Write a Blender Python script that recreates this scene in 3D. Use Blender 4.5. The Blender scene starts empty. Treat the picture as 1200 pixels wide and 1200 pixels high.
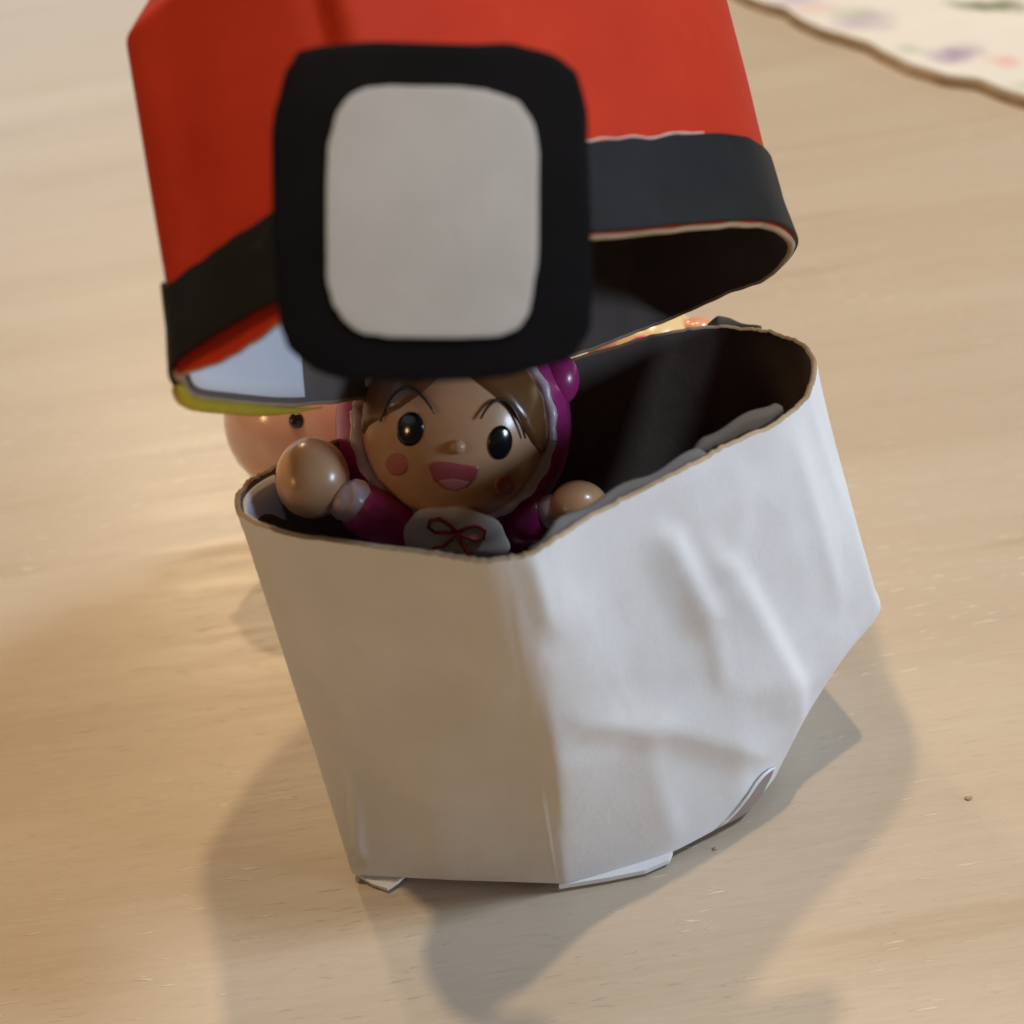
import bpy, bmesh, math, random
import numpy as np
from mathutils import Vector, Matrix, noise

random.seed(7); rng = np.random.RandomState(5)
S = 0.01                     # coordinates below are written in centimetres
sc = bpy.context.scene
col = sc.collection

# ------------------------------------------------------------------ camera
cam_d = bpy.data.cameras.new('camera'); cam = bpy.data.objects.new('camera', cam_d); col.objects.link(cam)
pitch, roll = math.radians(38), math.radians(9)
F = Vector((0, math.cos(pitch), -math.sin(pitch))); U = Vector((0, math.sin(pitch), math.cos(pitch))); Rt = Vector((1, 0, 0))
rt = Rt*math.cos(roll) - U*math.sin(roll); up = U*math.cos(roll) + Rt*math.sin(roll)
CAM = Vector((0, -11.032, 8.619))
cam.matrix_world = Matrix(((rt.x, up.x, -F.x, CAM.x*S), (rt.y, up.y, -F.y, CAM.y*S), (rt.z, up.z, -F.z, CAM.z*S), (0, 0, 0, 1)))
cam_d.sensor_width = 36; cam_d.lens = 18/math.tan(math.radians(23)); cam_d.clip_start = .005; cam_d.clip_end = 50
cam_d.dof.use_dof = True; cam_d.dof.focus_distance = 9.85*S; cam_d.dof.aperture_fstop = 30
sc.camera = cam

# ------------------------------------------------------------------ world, lamps, exposure
w = bpy.data.worlds.new('World'); sc.world = w; w.use_nodes = True
bg = w.node_tree.nodes['Background']; bg.inputs[0].default_value = (1.0, .68, .38, 1); bg.inputs[1].default_value = .05
sc.view_settings.view_transform = 'Standard'; sc.view_settings.look = 'None'; sc.view_settings.exposure = .12; sc.view_settings.gamma = 1

def area(name, loc, target, size, power, color, disk=True, high=None):
    l = bpy.data.lights.new(name, 'AREA'); l.shape = 'DISK' if disk else 'RECTANGLE'
    l.size = size*S; l.energy = power; l.color = color
    if not disk: l.size_y = (high or size*1.3)*S
    o = bpy.data.objects.new(name, l); col.objects.link(o)
    o.location = Vector(loc)*S
    o.rotation_euler = (Vector(target)-Vector(loc)).to_track_quat('-Z', 'Y').to_euler()
    return o
WARM = (1, .74, .45)
area('ceiling_lamp', (-23, 31, 140), (0, -3, 2), 4.5, 5.3, WARM)
area('ceiling_lamp', (23, 28, 140), (0, -3, 2), 4.5, 5.3, WARM)
area('ceiling_lamp', (-38, 118, 96), (-1, -2, 1), 12, 3.2, (1, .78, .5))
area('ceiling_light', (61, -4, 90), (0, -3, 3), 16, 5.0, (.72, .86, 1.0))
area('window_light', (116, -42, 20), (0, -3, 4), 22, 6.1, (.62, .78, 1.0), False, 20)
area('window_light', (-62, 150, 36), (-8, 5, 0), 84, 1.35, (.66, .86, 1.0), False, 40)
area('added_warm_lamp', (-95, -55, 46), (0, -4, 2), 14, .95, (1, .60, .26))  # unseen warm lamp, added to warm the box's left face

# ------------------------------------------------------------------ helpers
def link(name, me, m=None, parent=None, smooth=True):
    o = bpy.data.objects.new(name, me); col.objects.link(o)
    if m is not None: me.materials.append(m)
    if parent is not None: o.parent = parent
    if smooth:
        for p in me.polygons: p.use_smooth = True
    return o
def mesh(name, vs, fs, m=None, parent=None, smooth=True, sharp=None):
    me = bpy.data.meshes.new(name)
    me.from_pydata([tuple(float(c)*S for c in v) for v in vs], [], [tuple(int(i) for i in f) for f in fs]); me.update()
    o = link(name, me, m, parent, smooth)
    if sharp is not None: me.set_sharp_from_angle(angle=math.radians(sharp))
    return o
def tag(o, label, cat, group=None):
    o['label'] = label; o['category'] = cat
    if group: o['group'] = group
    return o
def empty(name):
    o = bpy.data.objects.new(name, None); col.objects.link(o); o.empty_display_size = .005; return o
def grid_faces(M, N, closed=True, off=0):
    f = []
    for i in range(M-1):
        for j in range(N if closed else N-1):
            k = (j+1) % N
            f.append((off+i*N+j, off+(i+1)*N+j, off+(i+1)*N+k, off+i*N+k))
    return f
def np3(*a): return np.array(a, float)
def unit(v): return v/np.linalg.norm(v)
def catmull(P, u):                         # periodic Catmull-Rom through the loop P at index positions u
    P = np.asarray(P, float); n = len(P); i = np.floor(u).astype(int); t = (u-i)[:, None]
    a, b, c, d = P[(i-1) % n], P[i % n], P[(i+1) % n], P[(i+2) % n]
    return .5*((2*b)+(-a+c)*t+(2*a-5*b+4*c-d)*t*t+(-a+3*b-3*c+d)*t**3)
def perlin(keys, vals, u, n, sig=0.35):    # periodic linear interpolation at u, softened
    keys = np.array(keys, float); vals = np.array(vals, float)
    uu = np.linspace(0, n, 1440, endpoint=False)
    k2 = np.concatenate([keys-n, keys, keys+n]); 
    out = []
    g = np.arange(-200, 201)*(n/1440); ker = np.exp(-.5*(g/sig)**2); ker /= ker.sum()
    for c in range(vals.shape[1]):
        v = np.interp(uu, k2, np.tile(vals[:, c], 3))
        v = np.convolve(np.concatenate([v[-200:], v, v[:200]]), ker, 'valid')
        out.append(np.interp(u, np.append(uu, n), np.append(v, v[0])))
    return np.stack(out, 1)
def loop_normals(Lp, axis):                # outward in-plane normals of a closed loop
    t = np.roll(Lp, -1, 0)-np.roll(Lp, 1, 0)
    nn = np.cross(t, axis); nn /= np.linalg.norm(nn, axis=1)[:, None]+1e-9
    c = Lp.mean(0)
    if ((Lp-c)*nn).sum() < 0: nn = -nn
    for _ in range(6): nn = (nn+np.roll(nn, 1, 0)+np.roll(nn, -1, 0))/3
    return nn/np.linalg.norm(nn, axis=1)[:, None]
def tri_noise(x, y, seed):                 # faceted crumple: linear over a jittered triangle lattice
    r = np.random.RandomState(seed); T = r.rand(64, 64)-.5
    sx = x+y*.5; sy = y*.866
    i = np.floor(sx).astype(int); j = np.floor(sy).astype(int); a = sx-i; b = sy-j
    g = lambda p, q: T[p % 64, q % 64]
    lo = g(i, j)*(1-np.maximum(a, b)) + np.where(a > b, g(i+1, j)*(a-b), g(i, j+1)*(b-a)) + g(i+1, j+1)*np.minimum(a, b)
    return lo
def vnoise(P, scale, seed=0.0):
    return np.array([noise.noise(Vector((p[0]*scale+seed, p[1]*scale, p[2]*scale))) for p in P])
def tube(path, r, n=8, cap=True):
    path = [np.array(p, float) for p in path]; vs = []; fs = []
    rr = r if hasattr(r, '__len__') else [r]*len(path)
    ref = np3(.3, .5, .8)
    for i, p in enumerate(path):
        t = unit(path[min(i+1, len(path)-1)]-path[max(i-1, 0)])
        a = unit(np.cross(t, ref)); b = np.cross(t, a)
        for k in range(n):
            th = 2*math.pi*k/n; vs.append(p+rr[i]*(a*math.cos(th)+b*math.sin(th)))
    fs = grid_faces(len(path), n)
    if cap: fs.append(tuple(range(n))); fs.append(tuple((len(path)-1)*n+k for k in reversed(range(n))))
    return vs, fs
def ellipsoid(c, ax, ay, az, r, nu=32, nv=20, fn=None):
    vs = []; fs = []
    for i in range(nv+1):
        th = math.pi*i/nv
        for j in range(nu):
            ph = 2*math.pi*j/nu
            d = np3(math.sin(th)*math.cos(ph), math.sin(th)*math.sin(ph), math.cos(th))
            k = fn(d) if fn else 1.0
            vs.append(c + k*(ax*r[0]*d[0]+ay*r[1]*d[1]+az*r[2]*d[2]))
    return vs, grid_faces(nv+1, nu)
X, Y, Z = np3(1, 0, 0), np3(0, 1, 0), np3(0, 0, 1)

# ------------------------------------------------------------------ materials
def mat(name):
    m = bpy.data.materials.new(name); m.use_nodes = True
    nt = m.node_tree; return m, nt, nt.nodes['Principled BSDF'], nt.nodes, nt.links
def coords(nt, scale=(1, 1, 1), rot=0):
    tc = nt.nodes.new('ShaderNodeTexCoord'); mp = nt.nodes.new('ShaderNodeMapping')
    mp.inputs['Scale'].default_value = [s*100 for s in scale]; mp.inputs['Rotation'].default_value = (0, 0, rot)
    nt.links.new(tc.outputs['Object'], mp.inputs[0]); return mp.outputs[0]
def tex_noise(nt, vec, scale, detail=4, rough=.55):
    n = nt.nodes.new('ShaderNodeTexNoise'); n.inputs['Scale'].default_value = scale
    n.inputs['Detail'].default_value = detail; n.inputs['Roughness'].default_value = rough
    nt.links.new(vec, n.inputs['Vector']); return n.outputs['Fac']
def ramp(nt, fac, stops):
    r = nt.nodes.new('ShaderNodeValToRGB'); el = r.color_ramp.elements
    while len(el) < len(stops): el.new(.5)
    for e, (p, c) in zip(el, stops): e.position = p; e.color = (*c, 1) if len(c) == 3 else c
    nt.links.new(fac, r.inputs[0]); return r.outputs[0]
def mix(nt, a, b, fac, mode='MIX'):
    m = nt.nodes.new('ShaderNodeMix'); m.data_type = 'RGBA'; m.blend_type = mode
    for s, v in ((m.inputs[6], a), (m.inputs[7], b), (m.inputs[0], fac)):
        if hasattr(v, 'is_linked') or hasattr(v, 'links'): nt.links.new(v, s)
        elif isinstance(v, tuple): s.default_value = (*v, 1)
        else: s.default_value = v
    return m.outputs[2]
def bump(nt, h, strength, dist, chain=None):
    b = nt.nodes.new('ShaderNodeBump'); b.inputs['Strength'].default_value = strength; b.inputs['Distance'].default_value = dist*S
    nt.links.new(h, b.inputs['Height'])
    if chain is not None: nt.links.new(chain, b.inputs['Normal'])
    return b.outputs[0]

def paper(name, c1, c2, rough=.75, spec=.25, fibre=.5, speck=None, trans=0):
    m, nt, b, N, L = mat(name); v = coords(nt)
    f = ramp(nt, tex_noise(nt, v, 1.1, 5, .6), [(.35, c1), (.65, c2)])
    if speck:
        s = ramp(nt, tex_noise(nt, v, 9, 3, .6), [(.66, (0, 0, 0)), (.74, (1, 1, 1))])
        f = mix(nt, f, speck, s)
    L.new(f, b.inputs['Base Color'])
    b.inputs['Roughness'].default_value = rough; b.inputs['Specular IOR Level'].default_value = spec
    h = bump(nt, tex_noise(nt, v, 22, 6, .7), fibre*.45, .010)
    h = bump(nt, tex_noise(nt, v, 3.2, 3, .5), .15, .04, h)
    L.new(h, b.inputs['Normal']); return m
M_white = paper('white_paper', (.785, .775, .765), (.845, .84, .835))
nt = M_white.node_tree; b = nt.nodes['Principled BSDF']; prev = b.inputs['Normal'].links[0].from_socket
vo = nt.nodes.new('ShaderNodeTexVoronoi'); vo.inputs['Scale'].default_value = 1.15; nt.links.new(coords(nt), vo.inputs['Vector'])
nt.links.new(bump(nt, vo.outputs['Distance'], .16, .10, prev), b.inputs['Normal'])
M_white2 = paper('white_paper_slip', (.84, .84, .85), (.88, .88, .89))
M_red = paper('red_card', (.48, .030, .009), (.53, .037, .012), .68, .15)
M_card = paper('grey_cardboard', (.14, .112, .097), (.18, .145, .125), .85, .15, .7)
M_edge = paper('cardboard_edge', (.30, .20, .12), (.56, .43, .29), .9, .1, .9)
M_black = paper('black_band_paint', (.007, .0075, .009), (.014, .015, .017), .6, .2, .6, (.03, .031, .035))
M_tab = paper('black_clasp_paint', (.003, .0025, .003), (.006, .005, .0065), .7, .08, .6)
M_patch = paper('grey_white_paper', (.44, .425, .41), (.50, .485, .47), .75, .2, .5)
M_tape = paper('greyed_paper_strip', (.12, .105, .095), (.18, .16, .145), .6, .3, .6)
M_kraft = paper('brown_tape', (.09, .07, .052), (.13, .10, .075), .6, .3, .6)
M_yellow = paper('yellow_edge', (.46, .33, .02), (.54, .40, .035), .6, .3)
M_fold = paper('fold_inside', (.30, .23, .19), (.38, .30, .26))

def plastic(name, c, rough=.28, sss=0.0, coat=.25, var=.06):
    m, nt, b, N, L = mat(name); v = coords(nt)
    f = ramp(nt, tex_noise(nt, v, 2.0, 3), [(.3, tuple(x*(1-var) for x in c)), (.7, tuple(min(1, x*(1+var)) for x in c))])
    L.new(f, b.inputs['Base Color']); b.inputs['Roughness'].default_value = rough
    b.inputs['Coat Weight'].default_value = coat; b.inputs['Coat Roughness'].default_value = .15
    if sss:
        b.inputs['Subsurface Weight'].default_value = sss; b.inputs['Subsurface Radius'].default_value = (.0035, .0016, .0009)
    L.new(bump(nt, tex_noise(nt, v, 14, 3), .12, .01), b.inputs['Normal']); return m
M_skin = plastic('toy_skin', (.78, .45, .25), .3, .15)
M_pink = plastic('magenta_plastic', (.48, .035, .22), .3)
M_trim = plastic('pale_pink_trim', (.80, .62, .70), .35)
M_bib = plastic('white_plastic', (.78, .70, .70), .35)
M_hair = plastic('brown_hair_paint', (.20, .085, .028), .25)
M_eye = plastic('black_eye_paint', (.010, .011, .014), .15, 0, .5)
M_line = plastic('black_line_paint', (.012, .010, .010), .4)
M_cheek = plastic('cheek_paint', (.70, .20, .14), .35)
M_mouth = plastic('mouth_paint', (.50, .11, .13), .35)
M_tongue = plastic('tongue_paint', (.68, .26, .28), .35)
M_bow = plastic('red_bow_paint', (.42, .03, .03), .4)
M_peach = plastic('peach_plastic', (.84, .53, .43), .16, .45, .8)
M_cream = plastic('cream_yellow_plastic', (.82, .62, .30), .25, .2, .4)
M_orange = plastic('orange_pink_plastic', (.78, .36, .20), .25, .2, .4)

# wood
m, nt, b, N, L = mat('pale_wood')
rotz = math.radians(8)
v1 = coords(nt, (.02, .55, 1), rotz); v2 = coords(nt, (.35, 7.0, 1), rotz); v3 = coords(nt, (2.8, 26, 1), rotz); v4 = coords(nt, (.9, .9, 1))
base = ramp(nt, tex_noise(nt, v1, 1.0, 4, .55), [(.28, (.55, .45, .345)), (.5, (.59, .495, .39)), (.72, (.625, .535, .43))])
stre = ramp(nt, tex_noise(nt, v2, 1.0, 5, .65), [(.3, (.955, .945, .93)), (.55, (1, 1, 1)), (.75, (1.0, .99, .98))])
colr = mix(nt, base, stre, .8, 'MULTIPLY')
figure = ramp(nt, tex_noise(nt, coords(nt, (.12, 1.5, 1), rotz), 1.0, 3, .5), [(.60, (1, 1, 1)), (.68, (.90, .86, .80)), (.74, (1, 1, 1))])
colr = mix(nt, colr, figure, .8, 'MULTIPLY')
fleck = ramp(nt, tex_noise(nt, v3, 1.0, 2, .5), [(.65, (0, 0, 0)), (.70, (.95, .95, .95))])
region = ramp(nt, tex_noise(nt, v4, .22, 2), [(.45, (0, 0, 0)), (.6, (1, 1, 1))])
fm = mix(nt, fleck, region, 1.0, 'MULTIPLY')
colr = mix(nt, colr, (.86, .78, .67), fm)  # pale pore flecks: glints of light put into the wood colour
dark = ramp(nt, tex_noise(nt, coords(nt, (2.4, 6, 1), rotz), 1.0, 3), [(.735, (0, 0, 0)), (.78, (.55, .55, .55))])
colr = mix(nt, colr, (.36, .24, .14), dark)
fine = ramp(nt, tex_noise(nt, coords(nt, (3.0, 30, 1), rotz), 1.0, 4, .7), [(.3, (.93, .92, .90)), (.55, (1, 1, 1))])
colr = mix(nt, colr, fine, .9, 'MULTIPLY')
L.new(colr, b.inputs['Base Color'])
L.new(ramp(nt, tex_noise(nt, v2, .7, 4), [(.3, (.29,)*3), (.7, (.41,)*3)]), b.inputs['Roughness'])
b.inputs['Specular IOR Level'].default_value = .5
h = bump(nt, tex_noise(nt, v2, 1.3, 5, .7), .25, .012); h = bump(nt, fleck, .5, .012, h)
h = bump(nt, tex_noise(nt, coords(nt, (.06, .5, 1), rotz), 1, 3), .3, .05, h); L.new(h, b.inputs['Normal'])
M_wood = m

# ------------------------------------------------------------------ table top
def rounded_slab(x0, x1, y0, y1, z0, z1, r=.3):
    me = bpy.data.meshes.new('table_top'); bm = bmesh.new()
    bmesh.ops.create_cube(bm, size=1)
    for vv in bm.verts: vv.co = Vector(((x0 if vv.co.x < 0 else x1)*S, (y0 if vv.co.y < 0 else y1)*S, (z0 if vv.co.z < 0 else z1)*S))
    bmesh.ops.bevel(bm, geom=bm.edges[:], offset=r*S, segments=3, affect='EDGES'); bm.to_mesh(me); bm.free(); return me
tb = link('table_top', rounded_slab(-70, 70, -45, 45, -2.5, 0), M_wood, None, False)
tb['kind'] = 'structure'; tb['label'] = 'pale wooden table top with fine horizontal grain'; tb['category'] = 'table'

# ------------------------------------------------------------------ the paper box: lower half
RIM = np.array([(-2.025,-3.734,3.406),(-1.947,-3.96,3.437),(-1.622,-4.3,3.485),(-1.065,-4.626,3.531),(-.601,-4.873,3.566),(-.291,-5.058,3.592),(-.048,-5.098,3.597),(.185,-5.0,3.584),(.435,-4.803,3.556),(.822,-4.555,3.521),(1.225,-4.317,3.488),(1.652,-4.054,3.451),(2.059,-3.818,3.418),(2.34,-3.516,3.375),(2.533,-3.139,3.322),(2.624,-2.793,3.273),(2.607,-2.492,3.231),(2.479,-2.226,3.194),(2.294,-2.027,3.166),(1.995,-1.859,3.142),(1.425,-1.861,3.142),(.48,-2.189,3.189),(-.561,-2.597,3.246),(-1.26,-2.905,3.289),(-1.72,-3.194,3.33),(-1.924,-3.366,3.354),(-2.021,-3.552,3.38)])
NR = len(RIM); n_rim = np3(0, math.sin(math.radians(8)), math.cos(math.radians(8)))
NU, NT = 300, 90
u = np.arange(NU)*NR/NU
rim = catmull(RIM, u)
KEY = [0, 3, 5.5, 6.6, 8.3, 10.2, 12, 14, 17, 19.5, 21, 22.2, 24.5]
BASE = [(-1.839,-4.711,.10),(-1.008,-4.916,.10),(-.131,-5.11,.10),(-.035,-5.14,.10),(.85,-5.0,.10),(1.566,-4.717,.11),(1.90,-4.43,.16),(1.98,-4.0,.2),(1.75,-3.1,.12),(1.1,-2.55,.1),(.2,-2.6,.1),(-.9,-3.0,.1),(-1.7,-3.9,.1)]
MID = {2: (-.15,-5.08,1.62), 3: (.045,-5.19,1.55), 6: (2.36,-4.17,.99), 7: (3.0,-3.75,1.28), 8: (2.6,-2.3,1.3), 5: (1.50,-4.64,1.50)}
TM = .62
bl = perlin(KEY, BASE, u, NR, .13)
rk = catmull(RIM, np.array(KEY, float))
mids = []
for i in range(13):
    p = rk[i]*(1-TM)+np.array(BASE[i])*TM
    mids.append(MID.get(i, p))
ml = perlin(KEY, mids, u, NR, .16)
def box_pt(t):                               # t: 0 rim .. 1 base
    s = .05
    a = rim+(ml-rim)*(t/TM); bb = ml+(bl-ml)*((t-TM)/(1-TM))
    if t < TM-s: return a
    if t > TM+s: return bb
    q = (t-TM+s)/(2*s); q = q*q*(3-2*q); return a*(1-q)+bb*q
T = np.linspace(0, 1, NT)
G = np.stack([box_pt(t) for t in T])         # NT x NU x 3
cx = G.mean(1)
nrm = np.stack([loop_normals(G[i], n_rim if i < NT*.6 else Z) for i in range(NT)])
# creases: (u0, t0, u1, t1, width, depth)   positive = proud ridge
CRE = [(9.55,.13,9.95,.38,.45,.22,.055),(9.95,.38,10.0,.58,.2,.2,.02),
       (10.5,.26,11.75,.76,.95,.22,.060),(11.1,.10,10.5,.26,.5,.4,.03),
       (7.3,.50,8.7,.60,.5,.7,.040),(8.7,.60,10.7,.84,.5,.7,.045),(8.3,.60,8.5,.95,.4,.3,.02),
       (6.5,.0,6.8,.20,.35,.5,.035),(12.3,.05,12.9,.5,.3,.3,.02),(13.1,.0,13.6,.3,.2,.2,.02),
       (1.0,.70,.5,.94,.10,.10,.03),(.5,.94,.1,.99,.10,.10,-.02),(3.0,.3,2.2,.8,.8,.8,-.02)]
uu = np.tile(u, (NT, 1)); tt = np.tile(T[:, None], (1, NU))
disp = np.zeros((NT, NU))
for (a0, b0, a1, b1, wl, wr, dp) in CRE:
    ku = 12.0                                 # one t unit is about twelve u units on the wall
    px, py = uu-a0, (tt-b0)*ku; dx, dy = a1-a0, (b1-b0)*ku
    q = np.clip((px*dx+py*dy)/(dx*dx+dy*dy), 0, 1)
    d = np.hypot(px-q*dx, py-q*dy); left = (px*dy-py*dx) < 0
    endf = np.minimum(1, np.minimum(q+.25, 1.25-q)*2.5)
    wd = np.where(left, wl, wr)*1.6
    disp += 1.25*dp*endf*np.maximum(0, 1-d/wd)**1.6
env = np.sin(np.pi*np.clip(tt, .02, .98))**.5
right = ((uu > 5.8) & (uu < 14)).astype(float)
facet = env*np.clip(np.minimum(uu, NR-uu)/1.5, 0, 1)*(.07*tri_noise(uu*.42, tt*2.4, 3)+.028*tri_noise(uu*1.0+.4, tt*5.2+.7, 8))*(.15+.85*right)
facet = facet+env*np.clip(np.minimum(uu, NR-uu)/1.5, 0, 1)*.016*tri_noise(uu*.8, tt*4, 5)
# the wavering front fold
fw = np.exp(-.5*((uu-5.8)/.7)**2)
disp += fw*(.015*np.sin(tt*9.0)*env)
for _ in range(1):
    disp = (disp+np.roll(disp, 1, 1)+np.roll(disp, -1, 1))/3
    d2 = disp.copy(); d2[1:-1] = (disp[:-2]+disp[1:-1]+disp[2:])/3; disp = d2
disp = disp+facet
# ragged cut edge of the rim
rag = vnoise(np.stack([u*2.0, u*0, u*0], 1), 1.0)*.016+vnoise(np.stack([u*9.0, u*0+3, u*0], 1), 1.0)*.016+np.maximum(0, vnoise(np.stack([u*17, u*0+8, u*0], 1), 1.0))*.02
Gout = G+nrm*disp[..., None]
for i in range(6): Gout[i] += (n_rim*rag[:, None])*(1-i/6)
tang = np.cross(nrm, Z); tang /= np.linalg.norm(tang, axis=2)[..., None]
wav = fw*np.clip(tt*6, 0, 1)*np.clip((1-tt)*8, 0, 1)*(.055*np.sin(tt*8.5+.6)+.03*np.sin(tt*21+1))
G = G+tang*wav[..., None]
TH = .045
Gin = G-nrm*TH+nrm*disp[..., None]*.8
for i in range(6): Gin[i] += (n_rim*rag[:, None])*(1-i/6)

box = empty('paper_box')
box.location = (0, 0, 0)
tag(box, 'crumpled white paper box with its red and black lid tipped open, toy inside', 'paper box')
vs = list(Gout.reshape(-1, 3)); fs = grid_faces(NT, NU)
mesh('white_wrap', vs, fs, M_white, box)
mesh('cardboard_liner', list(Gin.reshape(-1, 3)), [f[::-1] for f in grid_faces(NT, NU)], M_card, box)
# rim edge: rounded ring between wrap and liner
ring = []
for k in range(5):
    q = k/4; ring.append(Gout[0]*(1-q)+Gin[0]*q+n_rim*(.018*math.sin(math.pi*q)+.001))
mesh('rim_edge', list(np.concatenate(ring)), grid_faces(5, NU), M_edge, box)
# base plate
c0 = Gout[-1].mean(0); bv = []; 
for k in range(6): bv += list(c0+(Gout[-1]-c0)*(1-k/6.0)*.995+Z*.012)
bv.append(c0+Z*.012); bf = grid_faces(6, NU)+[(5*NU+j, 6*NU, 5*NU+(j+1) % NU) for j in range(NU)]
mesh('base', bv, bf, M_white, box)
# inner paper strips that stand just above the near-right rim
def strip(name, ua, ub, top, m, off=.055, slant=.0, bot=.35):
    uk = np.linspace(ua, ub, 40); P = catmull(RIM, uk)
    nn = np.stack([np.interp(uk % NR, u, nrm[0][:, c]) for c in range(3)], 1)
    vs = []; R_ = 7
    for k in range(R_):
        q = k/(R_-1); z = -bot+(bot+top)*q
        endf = np.clip(np.minimum((uk-ua)/.25, (ub-uk)/.25), 0, 1)**.5 if top > .1 else np.clip(np.minimum((uk-ua)/.9, (ub-uk)/.2), 0, 1)
        zz = np.where(z > 0, z*endf, z)
        wob = .02*np.sin(uk*5+1)*q
        vs += list(P-nn*(off+.02*q*slant)[..., None] if False else P-nn*off+n_rim*(zz+wob*(z > 0))[:, None])
    o = mesh(name, vs, grid_faces(R_, 40, False), m, box)
    s = o.modifiers.new('thick', 'SOLIDIFY'); s.thickness = .02*S; return o
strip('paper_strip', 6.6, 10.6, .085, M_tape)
strip('brown_tape', 10.3, 12.35, .14, M_kraft, .085)
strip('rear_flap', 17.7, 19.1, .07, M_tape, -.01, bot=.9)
M_lit_lining = paper('light_tinted_paper', (.76, .78, .84), (.80, .82, .88))  # cool light on the left interiors, put into a pale bluish colour
strip('lit_lining', 24.35, 28.6, -.03, M_lit_lining, .075, bot=.75)
# slips of paper that stick out below, and the open fold at the lower right
def slab(name, pts, n, th, m, parent, sub=0, smooth=False):
    me = bpy.data.meshes.new(name); bm = bmesh.new()
    n = Vector(n)
    lo = [bm.verts.new(Vector(p)*S) for p in pts]; hi = [bm.verts.new((Vector(p)+n*th)*S) for p in pts]
    f1 = bm.faces.new(lo[::-1]); f2 = bm.faces.new(hi)
    k = len(pts)
    for i in range(k): bm.faces.new((lo[i], lo[(i+1) % k], hi[(i+1) % k], hi[i]))
    bmesh.ops.recalc_face_normals(bm, faces=bm.faces[:])
    bm.to_mesh(me); bm.free(); return link(name, me, m, parent, smooth)
slab('paper_slip', [(-1.80,-4.68,.03),(-1.66,-4.80,.02),(-1.53,-4.875,.02),(-1.44,-4.83,.03),(-1.30,-4.74,.06)], (0, 0, 1), .035, M_white2, box)
slab('paper_slip', [(-.10,-5.135,.045),(.30,-5.13,.04),(.62,-5.115,.04),(.83,-5.055,.045),(.875,-4.99,.06),(.84,-4.90,.08),(.5,-4.88,.08),(0,-4.95,.06)], (0, 0, 1), .05, M_white2, box)

def wall(uq, tq, off):
    a_, b_ = min(NT-1, int(round(tq*(NT-1)))), int(round(uq/NR*NU)) % NU
    return Gout[a_, b_]+nrm[a_, b_]*off
fu = [9.7, 10.0, 10.3, 10.6, 10.9, 11.2, 11.45]
fp = [wall(q, t_, o_) for q, t_, o_ in zip(fu, [.99,.965,.94,.922,.912,.91,.925], [.004,.008,.012,.014,.014,.012,.006])]
lo = [wall(q, t_, o_) for q, t_, o_ in zip(fu, [1,1,1,1,.998,.985,.95], [.006,.008,.010,.010,.010,.008,.006])]
vs = []
for q in np.linspace(0, 1, 6):
    for a_, b_ in zip(fp, lo): vs.append(np3(*a_)*(1-q)+np3(*b_)*q)
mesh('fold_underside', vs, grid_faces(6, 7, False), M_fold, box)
v_, f_ = tube([wall(9.4, 1, .0)]+[np3(*p)+np3(0, -.012, .006) for p in fp], [.004, .008, .011, .013, .014, .013, .012, .006], 8); mesh('curled_lip', v_, f_, M_white2, box)

# ------------------------------------------------------------------ the lid
LID = np.array([(-1.829,-4.696,5.127),(-1.522,-4.804,5.309),(-1.199,-4.899,5.482),(-.719,-4.98,5.68),(-.321,-5.006,5.803),(.051,-4.82,5.707),(.448,-4.53,5.515),(.888,-4.221,5.313),(1.365,-3.941,5.15),(1.825,-3.647,4.969),(2.135,-3.365,4.763),(2.365,-3.001,4.456),(2.438,-2.672,4.145),(2.346,-2.375,3.827),(2.033,-2.205,3.581),(1.623,-2.042,3.32),(1.237,-2.128,3.312),(.777,-2.274,3.345),(.183,-2.469,3.396),(-.524,-2.747,3.501),(-1.142,-3.218,3.821),(-1.522,-3.553,4.062),(-1.81,-4.007,4.445),(-1.941,-4.277,4.682),(-1.911,-4.502,4.914)])
LID[14] += np.array([-.008,.035,.035]); LID[15] += np.array([-.012,.05,.05]); LID[16] += np.array([-.007,.03,.03])
NL = len(LID); nl = unit(np3(-.169, .696, .698)); el = np3(.961, .272, -.038)
ul = np.arange(NU)*NL/NU
l0 = catmull(LID, ul); lc = l0.mean(0); ln = loop_normals(l0, nl)
def lid_loop(k):
    # k along the lid's own axis
    if k <= 2.15:
        q = max(0, k)/1.9
        return l0+nl*k+el*.24*q-ln*.045*min(1, max(0, k)/.3)
    top = l0+nl*2.15+el*.272-ln*.045
    q = (k-2.15)/1.2
    c = top.mean(0)+el*.55*q
    return c+(top-c)*(1-.52*q)+nl*1.5*q
KL = np.concatenate([np.linspace(0, 2.15, 50), np.linspace(2.18, 3.35, 24)])
GL = np.stack([lid_loop(k) for k in KL])
GLn = np.stack([ln]*len(KL))
U2 = np.tile(ul, (len(KL), 1)); K2 = np.tile(KL[:, None], (1, NU))
dl = np.zeros_like(U2)
dl += -.07*np.exp(-.5*((U2-3.35)/.10)**2)*np.clip((K2-.9)/.6, 0, 1)+.05*np.exp(-.5*((U2-3.75)/.22)**2)*np.clip((K2-.8)/.6, 0, 1)
dl += .03*tri_noise(U2*.6, K2*.9, 11)*np.clip(K2-.4, 0, 1)
for kk in (1.2, 6.2, 9.6, 13, 18, 22):       # pleats of the closed crown
    dl += .10*np.exp(-.5*((U2-kk)/.35)**2)*np.clip((K2-2.15)/.5, 0, 1)
for _ in range(2): dl = (dl+np.roll(dl, 1, 1)+np.roll(dl, -1, 1))/3
GLo = GL+GLn*dl[..., None]
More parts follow.
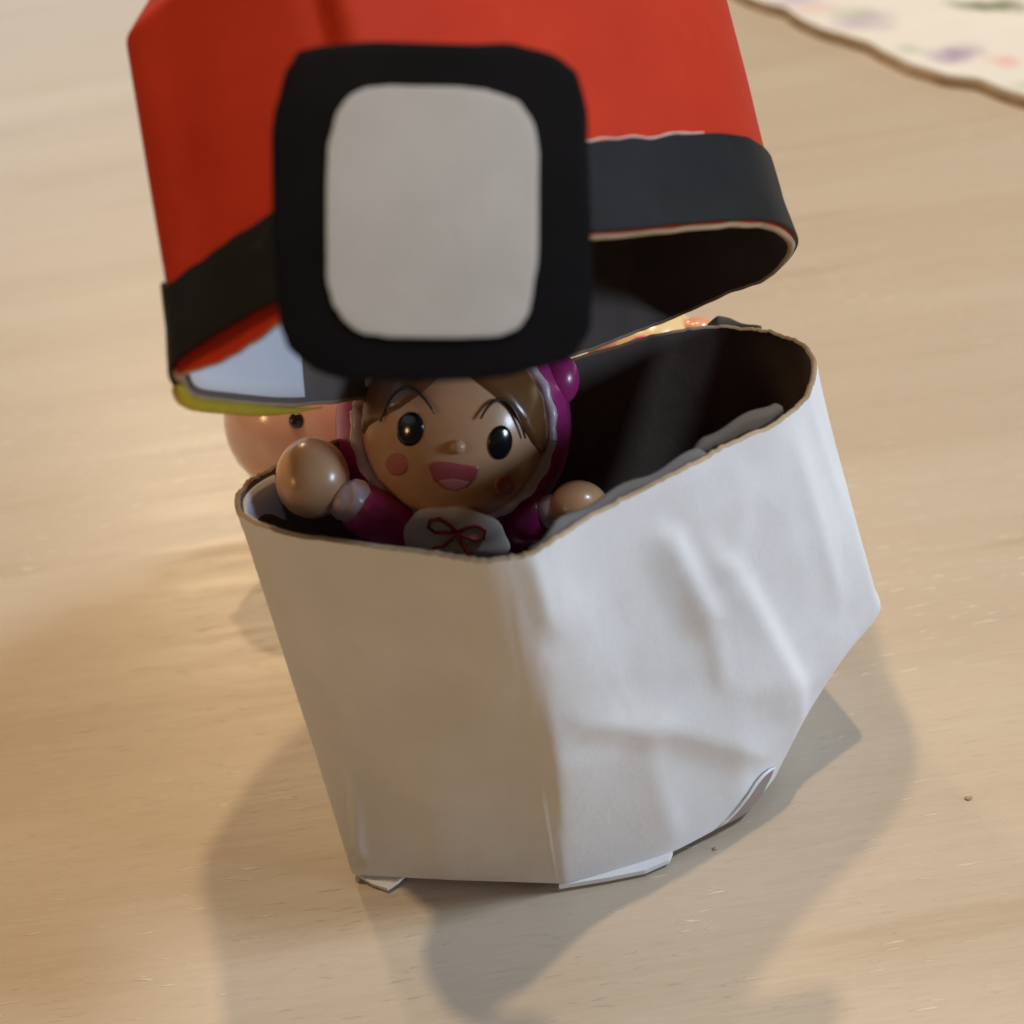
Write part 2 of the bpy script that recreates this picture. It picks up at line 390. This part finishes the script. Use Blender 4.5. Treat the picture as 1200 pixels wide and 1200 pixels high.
# the red lip that folds under the band on the near-left side
lip = np.exp(-.5*((ul-1.3)/.9)**2)*.11+np.exp(-.5*((ul-10.8)/.5)**2)*.025
ragl = vnoise(np.stack([ul*3.0, ul*0+9, ul*0], 1), 1.0)*.014
for i in range(4): GLo[i] += -nl*((lip+ragl)*(1-i/4))[:, None]
topc = GLo[-1].mean(0)
vs = list(GLo.reshape(-1, 3)); n0 = len(vs)
for k in (.66, .33): vs += list(topc+(GLo[-1]-topc)*k+nl*.10*(1-k))
vs.append(topc+nl*.1)
fs = [f[::-1] for f in grid_faces(len(KL)+2, NU)]+[((len(KL)+1)*NU+j, (len(KL)+1)*NU+(j+1) % NU, len(vs)-1) for j in range(NU)]
lid = mesh('lid', vs, fs, M_red, box)
lid['label'] = 'red card lid tipped back, with a black band'
GI = GL-GLn*.055+GLn*dl[..., None]*.6
for i in range(4): GI[i] += -nl*((lip+ragl)*.7*(1-i/4))[:, None]
vi = list((GI[:-1]-nl*.0).reshape(-1, 3)); vi.append(topc-nl*.15); nI = (len(KL)-2)*NU
mesh('lid_liner', vi, grid_faces(len(KL)-1, NU)+[(nI+(j+1) % NU, nI+j, len(vi)-1) for j in range(NU)], M_card, lid)
ring = [GLo[0]*(1-q)+GI[0]*q-nl*(.02*math.sin(math.pi*q)) for q in np.linspace(0, 1, 5)]
mesh('lid_edge', list(np.concatenate(ring)), [f[::-1] for f in grid_faces(5, NU)], M_edge, lid)
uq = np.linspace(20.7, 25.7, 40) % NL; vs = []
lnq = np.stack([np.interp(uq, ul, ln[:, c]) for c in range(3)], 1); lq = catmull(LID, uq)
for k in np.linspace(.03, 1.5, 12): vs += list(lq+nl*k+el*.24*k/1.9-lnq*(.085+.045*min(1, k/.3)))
o = mesh('lit_lining', vs, grid_faces(12, 40, False), M_lit_lining, lid); md = o.modifiers.new('thick', 'SOLIDIFY'); md.thickness = .012*S  # added patch, its pale colour stands for light inside the lid
# black band round the lid
bh = .55+.10*np.clip((ul-3)/6, 0, 1)*(ul < 16)-.05*np.exp(-.5*(ul/1.2)**2)
rb1 = vnoise(np.stack([ul*2.2, ul*0+20, ul*0], 1), 1)*.02
bands = []
for q in np.linspace(0, 1, 9):
    k = (.012+.04*np.exp(-.5*((ul-1.3)/1.2)**2))*(1-q)+bh*q+rb1*q+ragl*.6*(1-q)
    bands.append(l0+nl*k[:, None]+el*(.24*k/1.9)[:, None]-ln*(.045*np.minimum(1, k/.3))[:, None]+ln*(.035+.010*math.sin(math.pi*q)))
NBk = len(bands)
inner = [bands[-1]-ln*.03, bands[0]-ln*.03]
mesh('black_band', list(np.concatenate([inner[1]]+bands+[inner[0]])), [f[::-1] for f in grid_faces(NBk+2, NU)], M_black, lid, sharp=60)
ut = np.linspace(6.9, 8.7, 40); lt = catmull(LID, ut); nt_ = np.stack([np.interp(ut, ul, ln[:, c]) for c in range(3)], 1)
kt = np.interp(ut, ul, bh+rb1)+.004+.02*vnoise(np.stack([ut*3, ut*0, ut*0], 1), 1.0)
v_, f_ = tube(list(lt+nl*kt[:, None]+el*(.24*kt/1.9)[:, None]+nt_*(-.012+.0*ut)[:, None]), list(.008+.014*np.abs(vnoise(np.stack([ut*4, ut*0+5, ut*0], 1), 1.0))), 6)
mesh('torn_edge', v_, f_, paper('torn_pink_paper', (.62, .36, .32), (.74, .56, .52)), lid)
# yellow edging on the rear-left of the lid's lower edge
uy = np.linspace(20.3, 24.3, 50); py = catmull(LID, uy); ny = np.stack([np.interp(uy, ul, ln[:, c]) for c in range(3)], 1)
ry = .05*np.clip(np.minimum((uy-20.3)/1.2, (24.3-uy)/.4), .15, 1)
v_, f_ = tube(list(py-nl*.035+ny*.0), list(ry), 8); mesh('yellow_edging', v_, f_, M_yellow, lid)

# clasp: rounded square black tab with a pale patch
T0 = np3(-.157, -5.121, 6.07); tx = unit(np3(.987, -.048, -.15)); tu = unit(np3(.145, .647, .749)); tn = unit(np.cross(tx, tu))
if tn[1] > 0: tn = -tn
def tab_outline(hw, hh, ex, n, wob, seed):
    pts = []
    for i in range(n):
        a = 2*math.pi*i/n; c, s = math.cos(a), math.sin(a)
        x = hw*math.copysign(abs(c)**(2/ex), c); y = hh*math.copysign(abs(s)**(2/ex), s)
        k = 1+wob*noise.noise(Vector((c*1.5+seed, s*1.5, 0)))+wob*.35*noise.noise(Vector((c*6+seed, s*6, 2)))
        pts.append((x*k, y*k))
    return pts
def tab_z(x, y): return -.05*(x/.8)**2+.02*y-.03*(y/.8)**2
def tab_plate(name, hw, hh, ex, cx_, cy_, z0, th, m, wob, seed, parent):
    n = 120; out = tab_outline(hw, hh, ex, n, wob, seed); vs = []; fs = []
    R_ = [1, .985, .93, .75, .5, .25]
    for kind in (0, 1):
        for r in R_:
            for (x, y) in out:
                x2, y2 = cx_+x*r, cy_+y*r
                z = z0+tab_z(x2, y2)+(th if kind else 0)-(th*.15 if (kind and r == 1) else 0)
                vs.append(T0+tx*x2+tu*y2+tn*z)
        vs.append(T0+tx*cx_+tu*cy_+tn*(z0+tab_z(cx_, cy_)+(th if kind else 0)))
    B = len(R_)*n+1
    for kind in (0, 1):
        o = kind*B
        for f in grid_faces(len(R_), n, True, o): fs.append(f if kind else f[::-1])
        for j in range(n):
            f = (o+(len(R_)-1)*n+j, o+len(R_)*n, o+(len(R_)-1)*n+(j+1) % n); fs.append(f if kind else f[::-1])
    for j in range(n): fs.append((j, B+j, B+(j+1) % n, (j+1) % n))
    o = mesh(name, vs, fs, m, parent)
    me = o.data; bm = bmesh.new(); bm.from_mesh(me); bmesh.ops.recalc_face_normals(bm, faces=bm.faces[:]); bm.to_mesh(me); bm.free()
    me.set_sharp_from_angle(angle=math.radians(50)); return o
tab_plate('clasp_tab', .835, .885, 4.6, 0, 0, -.03, .022, M_tab, .042, 1.3, lid)
tab_plate('paper_patch', .545, .66, 4.2, .005, -.03, .0, .010, M_patch, .035, 4.7, lid)

# ------------------------------------------------------------------ toy doll inside the box
HC = np3(-.346, -3.093, 3.35); hr = unit(np3(.955, -.134, -.265)); hu = unit(np3(.295, .537, .790)); hf = unit(np.cross(hr, hu))
if hf[1] > 0: hf = -hf
HR = (.735, .76, .70)                        # right, up, forward
doll = empty('toy_doll')
tag(doll, 'small smiling toy doll in a pink hood, peeking out of the paper box', 'toy doll')
v_, f_ = ellipsoid(HC, hr, hu, hf, HR, 64, 40); head = mesh('head', v_, f_, M_skin, doll)
K = 9.5/1413*1.0; CA, SA = math.cos(math.radians(8)), math.sin(math.radians(8))
def face(px, py, lift=0.0):                  # face drawing coordinates -> point on the head
    du, dv = (px-532), (py-500)
    x = (du*CA+dv*SA)*K*.955; y = -(dv*CA-du*SA)*K*.955
    r2 = (x/HR[0])**2+(y/HR[1])**2
    if r2 > .97: s = math.sqrt(.97/r2); x *= s; y *= s; r2 = .97
    z = HR[2]*math.sqrt(1-r2)
    n = unit(hr*x/HR[0]**2+hu*y/HR[1]**2+hf*z/HR[2]**2)
    return HC+hr*x+hu*y+hf*z+n*lift
def face_disc(name, cx_, cy_, a, b, m, lift=.008, tilt=0, n=28, dome=.0):
    vs = []; fs = []; rs = [1, .97, .75, .45]
    for k, r in enumerate(rs):
        for i in range(n):
            th = 2*math.pi*i/n; x, y = a*r*math.cos(th), b*r*math.sin(th)
            c, s = math.cos(tilt), math.sin(tilt)
            vs.append(face(cx_+x*c-y*s, cy_+x*s+y*c, -.004 if k == 0 else lift+dome*(1-r*r)))
    vs.append(face(cx_, cy_, lift+dome)); fs = [f[::-1] for f in grid_faces(len(rs), n)]
    fs += [((len(rs)-1)*n+j, (len(rs)-1)*n+(j+1) % n, len(vs)-1) for j in range(n)]
    return mesh(name, vs, fs, m, head)
def face_poly(name, pts, m, lift=.012, parent=None):
    me = bpy.data.meshes.new(name); bm = bmesh.new()
    f = bm.faces.new([bm.verts.new((p[0], p[1], 0)) for p in pts])
    bmesh.ops.triangulate(bm, faces=[f])
    for _ in range(3): bmesh.ops.subdivide_edges(bm, edges=bm.edges[:], cuts=1, use_grid_fill=True)
    be = {v for e in bm.edges if e.is_boundary for v in e.verts}
    for v in bm.verts: v.co = Vector(face(v.co.x, v.co.y, -.003 if v in be else lift))*S
    bmesh.ops.recalc_face_normals(bm, faces=bm.faces[:])
    if sum((f.normal.dot(Vector(hf)) for f in bm.faces)) < 0: bmesh.ops.reverse_faces(bm, faces=bm.faces[:])
    bm.to_mesh(me); bm.free(); return link(name, me, m, head)
def arc(pts, n=14):
    P = np.array(pts, float); t = np.linspace(0, 1, n)[:, None]
    return (1-t)**2*P[0]+2*t*(1-t)*P[1]+t*t*P[2]
def face_line(name, pts, r, m):
    q = arc(pts); rr = [r*(.35+.65*math.sin(math.pi*min(max(i/(len(q)-1), .05), .95))**.6) for i in range(len(q))]
    v_, f_ = tube([face(x, y, .03) for x, y in q], rr, 6); return mesh(name, v_, f_, m, head)
face_disc('eye', 482, 503, 15.5, 20, M_eye, .012, .15, dome=.012)
face_disc('eye', 585, 518, 13.8, 20, M_eye, .012, .12, dome=.012)
face_line('eyebrow', [(450, 495), (474, 424), (511, 486)], .014, M_line)
face_line('eyebrow', [(561, 491), (588, 440), (612, 513)], .014, M_line)
face_disc('cheek', 466, 544, 13, 13.5, M_cheek, .007)
face_disc('cheek', 592, 568, 12.5, 13, M_cheek, .007)
mo = [(501, 541), (515, 539), (530, 540), (546, 543), (561, 546), (558, 560), (548, 571), (534, 576), (520, 573), (508, 563)]
face_poly('mouth', mo, M_mouth, .008)
face_poly('tongue', [(511, 562), (530, 558), (552, 563), (545, 571), (533, 574.5), (520, 571)], M_tongue, .013)
n0 = face(536, 523, .0); v_, f_ = ellipsoid(n0, hr, hu, hf, (.058, .055, .05), 20, 14); mesh('nose', v_, f_, M_skin, head)
face_poly('hair', [(424, 512), (432, 500), (448, 491), (470, 480), (494, 464), (514, 446), (533, 424), (536, 398), (500, 394), (455, 412), (428, 450)], M_hair, .03)
face_poly('hair', [(536, 398), (540, 424), (552, 446), (572, 461), (592, 478), (610, 500), (624, 520), (638, 534), (645, 505), (638, 460), (610, 420), (570, 397)], M_hair, .035)
# hood behind the head, trim round the face
HB = HC-hf*.42
v_, f_ = ellipsoid(HB, hr, hu, hf, (.97, .95, .82), 56, 36); mesh('hood', v_, f_, M_pink, doll)
path = []; 
for i in range(97):
    a = 2*math.pi*i/96; sc_ = 1+.006*math.cos(a*22)
    path.append(HC+hf*.17+(hr*math.cos(a)*.752+hu*math.sin(a)*.738)*sc_)
v_, f_ = tube(path, [.05+.006*math.cos(i/96*2*math.pi*22) for i in range(97)], 10, False); mesh('hood_trim', v_, f_, M_trim, doll)
# round bobbles on top of the hood
for (px, py, d) in ((122, -56, .0), (-92, -84, .0)):
    c = HB+hr*(px*CA+py*SA)*K-hu*(py*CA-px*SA)*K+hf*(.12+d)
    v_, f_ = ellipsoid(c, hr, hu, hf, (.20, .23, .20), 28, 18); mesh('hood_bobble', v_, f_, M_pink, doll)
# body, bib, bow
BA = np3(-.40, -3.12, 0)
prof = [(.15, .05), (.15, .62), (.3, .70), (.9, .68), (1.5, .62), (2.1, .56), (2.5, .50), (2.8, .40), (2.95, .2), (2.98, .01)]
vs = []; nb = 40
zz = np.linspace(0, len(prof)-1, 48); P_ = np.array(prof)
for q in zz:
    z = np.interp(q, range(len(prof)), P_[:, 0]); r = np.interp(q, range(len(prof)), P_[:, 1])
    for j in range(nb):
        a = 2*math.pi*j/nb; vs.append(BA+np3(math.cos(a)*r*1.08, math.sin(a)*r*.92, z))
mesh('dress', vs, [f[::-1] for f in grid_faces(48, nb)], M_pink, doll)
BC = np3(-.47, -3.78, 2.76); br = hr; bu = unit(hu*.75+hf*.45); bf_ = unit(np.cross(br, bu)); bf_ = bf_ if bf_[1] < 0 else -bf_
v_, f_ = ellipsoid(BC, br, bu, bf_, (.42, .33, .10), 48, 20, lambda d: 1+.03*math.cos(8*math.atan2(d[1], d[0]))); bib = mesh('bib', v_, f_, M_bib, doll)
def bibp(x, y): 
    x *= 1.15; y = y*1.15+.06; k = max(0, 1-(x/.42)**2-(y/.33)**2); return BC+br*x+bu*y+bf_*(.10*math.sqrt(k)+.012)
def bibcurve(pts, r=.015):
    v_, f_ = tube([bibp(x, y) for x, y in pts], r, 6); return mesh('bow', v_, f_, M_bow, bib)
loopL = [(-.02+-.115*math.sin(t)-.02*t/6, .10+.055*math.sin(t*2)*.9-.02*math.sin(t)) for t in np.linspace(0, math.pi, 18)]
a_ = [(0, .09)]+[(-.10-.09*math.cos(t), .10+.055*math.sin(t)) for t in np.linspace(-.9, math.pi*1.65, 18)]+[(0, .09)]
bibcurve([(0, .085), (-.06, .13), (-.13, .155), (-.185, .13), (-.19, .08), (-.14, .055), (-.07, .07), (0, .085)])
bibcurve([(0, .085), (.06, .125), (.13, .145), (.19, .11), (.185, .06), (.13, .04), (.06, .06), (0, .085)])
bibcurve([(0, .085), (-.03, .02), (-.08, -.04), (-.14, -.075)]); bibcurve([(0, .085), (.035, .01), (.08, -.05), (.12, -.10)])
# arms and round hands
def limb(name, pts, r, m): 
    v_, f_ = tube(pts, r, 18); return mesh(name, v_, f_, m, doll)
limb('sleeve', [np3(-.75,-3.42,2.55), np3(-.90,-3.55,2.82), np3(-1.06,-3.60,3.0), np3(-1.17,-3.59,3.12)], [.22, .23, .21, .19], M_pink)
ca = unit(np3(-.25, .18, .15)); 
v_, f_ = ellipsoid(np3(-1.19,-3.58,3.14), hr, hu, hf, (.20, .17, .19), 24, 16, lambda d: 1+.05*math.cos(9*math.atan2(d[2], d[0]))); mesh('cuff', v_, f_, M_trim, doll)
ha = unit(hu*.95-hr*.3); hb = unit(np.cross(ha, hf))
v_, f_ = ellipsoid(np3(-1.47,-3.44,3.30), hb, ha, hf, (.285, .33, .28), 36, 24, lambda d: 1-.10*max(0, -d[1])**2+.03*d[0]*d[1]); mesh('hand', v_, f_, M_skin, doll)
limb('sleeve', [np3(-.05,-3.35,2.5), np3(.12,-3.38,2.55), np3(.28,-3.45,2.62)], [.22, .21, .18], M_pink)
v_, f_ = ellipsoid(np3(.33,-3.47,2.64), hr, hu, hf, (.17, .15, .17), 24, 16); mesh('cuff', v_, f_, M_trim, doll)
v_, f_ = ellipsoid(np3(.53,-3.54,2.70), hr, hu, hf, (.24, .22, .23), 32, 20); mesh('hand', v_, f_, M_skin, doll)

# ------------------------------------------------------------------ toys behind the box
pig = empty('peach_toy'); tag(pig, 'glossy peach round-headed toy with black dot eyes, standing behind the left side of the box', 'toy figure')
PC = np3(-1.868, -.60, 2.06)
v_, f_ = ellipsoid(PC, X, Y, Z, (.87, .80, .82), 48, 32, lambda d: 1+.05*max(0, d[2])**2); ph = mesh('head', v_, f_, M_peach, pig)
for ex in (-.02, .72):
    d = unit(np3(ex*.9-.0, -.80, .50)); c = PC+np3(d[0]*.87, d[1]*.80, d[2]*.82)*1.0
    v_, f_ = ellipsoid(c, X, unit(np3(0, .5, .8)), d, (.075, .08, .04), 18, 12); mesh('eye', v_, f_, M_eye, ph)
for sx in (-1, 1):
    v_, f_ = ellipsoid(PC+np3(sx*.62, .1, .62), X, Y, Z, (.22, .14, .28), 24, 16); mesh('ear', v_, f_, M_peach, ph)
v_, f_ = ellipsoid(PC+np3(.33, -.76, -.02), X, Y, Z, (.22, .12, .16), 24, 16); mesh('snout', v_, f_, M_peach, ph)
v_, f_ = ellipsoid(PC+np3(.05, .05, -1.22), X, Y, Z, (.66, .58, .78), 40, 26); mesh('body', v_, f_, M_peach, pig)
for sx in (-1, 1):
    v_, f_ = ellipsoid(PC+np3(sx*.66, -.22, -.85), unit(np3(.6, 0, sx*.8)), Y, unit(np3(-sx*.8, 0, .6)), (.16, .18, .36), 24, 16); mesh('arm', v_, f_, M_peach, pig)
    v_, f_ = ellipsoid(PC+np3(sx*.32+.05, -.15, -1.86), X, Y, Z, (.26, .36, .2), 24, 16); mesh('foot', v_, f_, M_peach, pig)
yel = empty('cream_toy'); tag(yel, 'cream yellow toy with pink trim, barely showing behind the right rear rim', 'toy figure')
QC = np3(1.60, -.72, 2.0)
v_, f_ = ellipsoid(QC, X, Y, Z, (.66, .62, .74), 40, 28); yh = mesh('head', v_, f_, M_cream, yel)
v_, f_ = ellipsoid(QC+np3(.46, -.12, .50), X, Y, Z, (.19, .15, .15), 24, 16); mesh('ear', v_, f_, M_orange, yh)
v_, f_ = ellipsoid(QC+np3(-.44, -.12, .50), X, Y, Z, (.19, .15, .15), 24, 16); mesh('ear', v_, f_, M_orange, yh)
path = [QC+np3(-.16+.20*math.cos(a), -.36+.20*math.sin(a)*.6, .60+.10*math.sin(a)) for a in np.linspace(0, 2*math.pi, 30)]
v_, f_ = ellipsoid(QC+np3(-.12, -.34, .58), X, Y, Z, (.15, .11, .09), 20, 14); mesh('hair_bow', v_, f_, M_pink, yh)
v_, f_ = ellipsoid(QC+np3(0, 0, -1.2), X, Y, Z, (.56, .5, .80), 36, 24); mesh('body', v_, f_, M_cream, yel)

# ------------------------------------------------------------------ flowered placemat at the back right
pts = []
edge = [(4.6,27.5),(5.9,22.5),(7.12,17.65),(7.98,14.53),(8.68,12.34),(9.05,11.2),(9.22,10.66),(9.62,10.1),(10.05,9.26),(10.7,7.9),(11.6,6.2)]
E_ = np.array(edge); se = np.concatenate([[0], np.cumsum(np.hypot(*np.diff(E_, axis=0).T))])
for s in np.linspace(0, se[-1], 160):
    x = np.interp(s, se, E_[:, 0]); y = np.interp(s, se, E_[:, 1])
    k = .16*abs(math.sin(s*1.05))-.08+.05*noise.noise(Vector((s*1.3, 0, 0)))
    pts.append((x-k*.9, y-k*.4))
pts += [(30, 8), (36, 20), (30, 34), (14, 34)]
mm, nt, b, N, L = mat('flowered_paper')
v = coords(nt)
colr = ramp(nt, tex_noise(nt, v, .6, 3), [(.3, (.80, .76, .70)), (.7, (.85, .82, .76))])
nd = nt.nodes.new('ShaderNodeTexNoise'); nd.inputs['Scale'].default_value = 1.6; nd.inputs['Detail'].default_value = 4; L.new(v, nd.inputs['Vector'])
ad = nt.nodes.new('ShaderNodeVectorMath'); ad.operation = 'MULTIPLY_ADD'; L.new(nd.outputs['Color'], ad.inputs[0]); ad.inputs[1].default_value = (.9, .9, 0); L.new(v, ad.inputs[2])
def blot(x, y, r, c, k, prev, ay=1.0, rot=0):
    mp = nt.nodes.new('ShaderNodeMapping'); mp.vector_type = 'TEXTURE'; mp.inputs['Location'].default_value = (x+.45, y+.45, 0); mp.inputs['Rotation'].default_value = (0, 0, rot)
    mp.inputs['Scale'].default_value = (r, r*ay, 50); L.new(ad.outputs[0], mp.inputs[0])
    ln_ = nt.nodes.new('ShaderNodeVectorMath'); ln_.operation = 'LENGTH'; L.new(mp.outputs[0], ln_.inputs[0])
    f = ramp(nt, ln_.outputs['Value'], [(.35, (k,)*3), (1.0, (0, 0, 0))]); return mix(nt, prev, c, f)
for a in [(9.75,11.7,.62,(.36,.25,.42),.8),(10.35,10.85,.42,(.80,.42,.38),.6),(8.85,14.3,.8,(.46,.38,.50),.6),(8.75,14.9,.6,(.42,.48,.36),.5),(8.1,16.5,.8,(.50,.38,.58),.6),(8.3,15.6,.5,(.80,.50,.48),.5),
          (9.15,12.2,.35,(.45,.52,.38),.6),(10.3,9.5,.5,(.50,.55,.42),.5),(13.6,9.8,.9,(.40,.3,.5),.8),(14.5,15,1.1,(.7,.4,.42),.7),(12.5,20,1.2,(.4,.3,.5),.7),(18,12,1.2,(.4,.48,.3),.7),(17,22,1.3,(.7,.4,.45),.7)]:
    colr = blot(*a, colr)
colr = blot(11.35, 14.0, 1.05, (.13, .16, .06), .95, colr, .42, -.75)
L.new(colr, b.inputs['Base Color']); b.inputs['Roughness'].default_value = .7
L.new(bump(nt, tex_noise(nt, v, 9, 4), .3, .02), b.inputs['Normal'])
pm = slab('placemat', [(x, y, .10) for x, y in pts], (0, 0, 1), .10, mm, None)
tag(pm, 'cream placemat printed with purple flowers, scalloped edge, at the far right of the table', 'placemat')
bs = slab('edge_shadow', [(x-.06, y-.04, .0) for x, y in pts], (0, 0, 1), .098, M_edge, pm)  # brown slab added as the contact shadow along the placemat edge

# ------------------------------------------------------------------ crumbs on the table
def crumb(x, y, r, label):
    v_, f_ = ellipsoid(np3(x, y, r*.5), X, Y, Z, (r*1.5, r, r*.6), 10, 7, lambda d: 1+.5*noise.noise(Vector(d*2.2)))
    tag(mesh('crumb', v_, f_, M_edge, None), label, 'crumb', 'crumbs on the table')
crumb(3.424, -4.857, .020, 'brown crumb on the wood at the right of the box, outside its shadow')
crumb(1.237, -4.957, .016, 'tiny dark crumb on the wood just below the box front right')
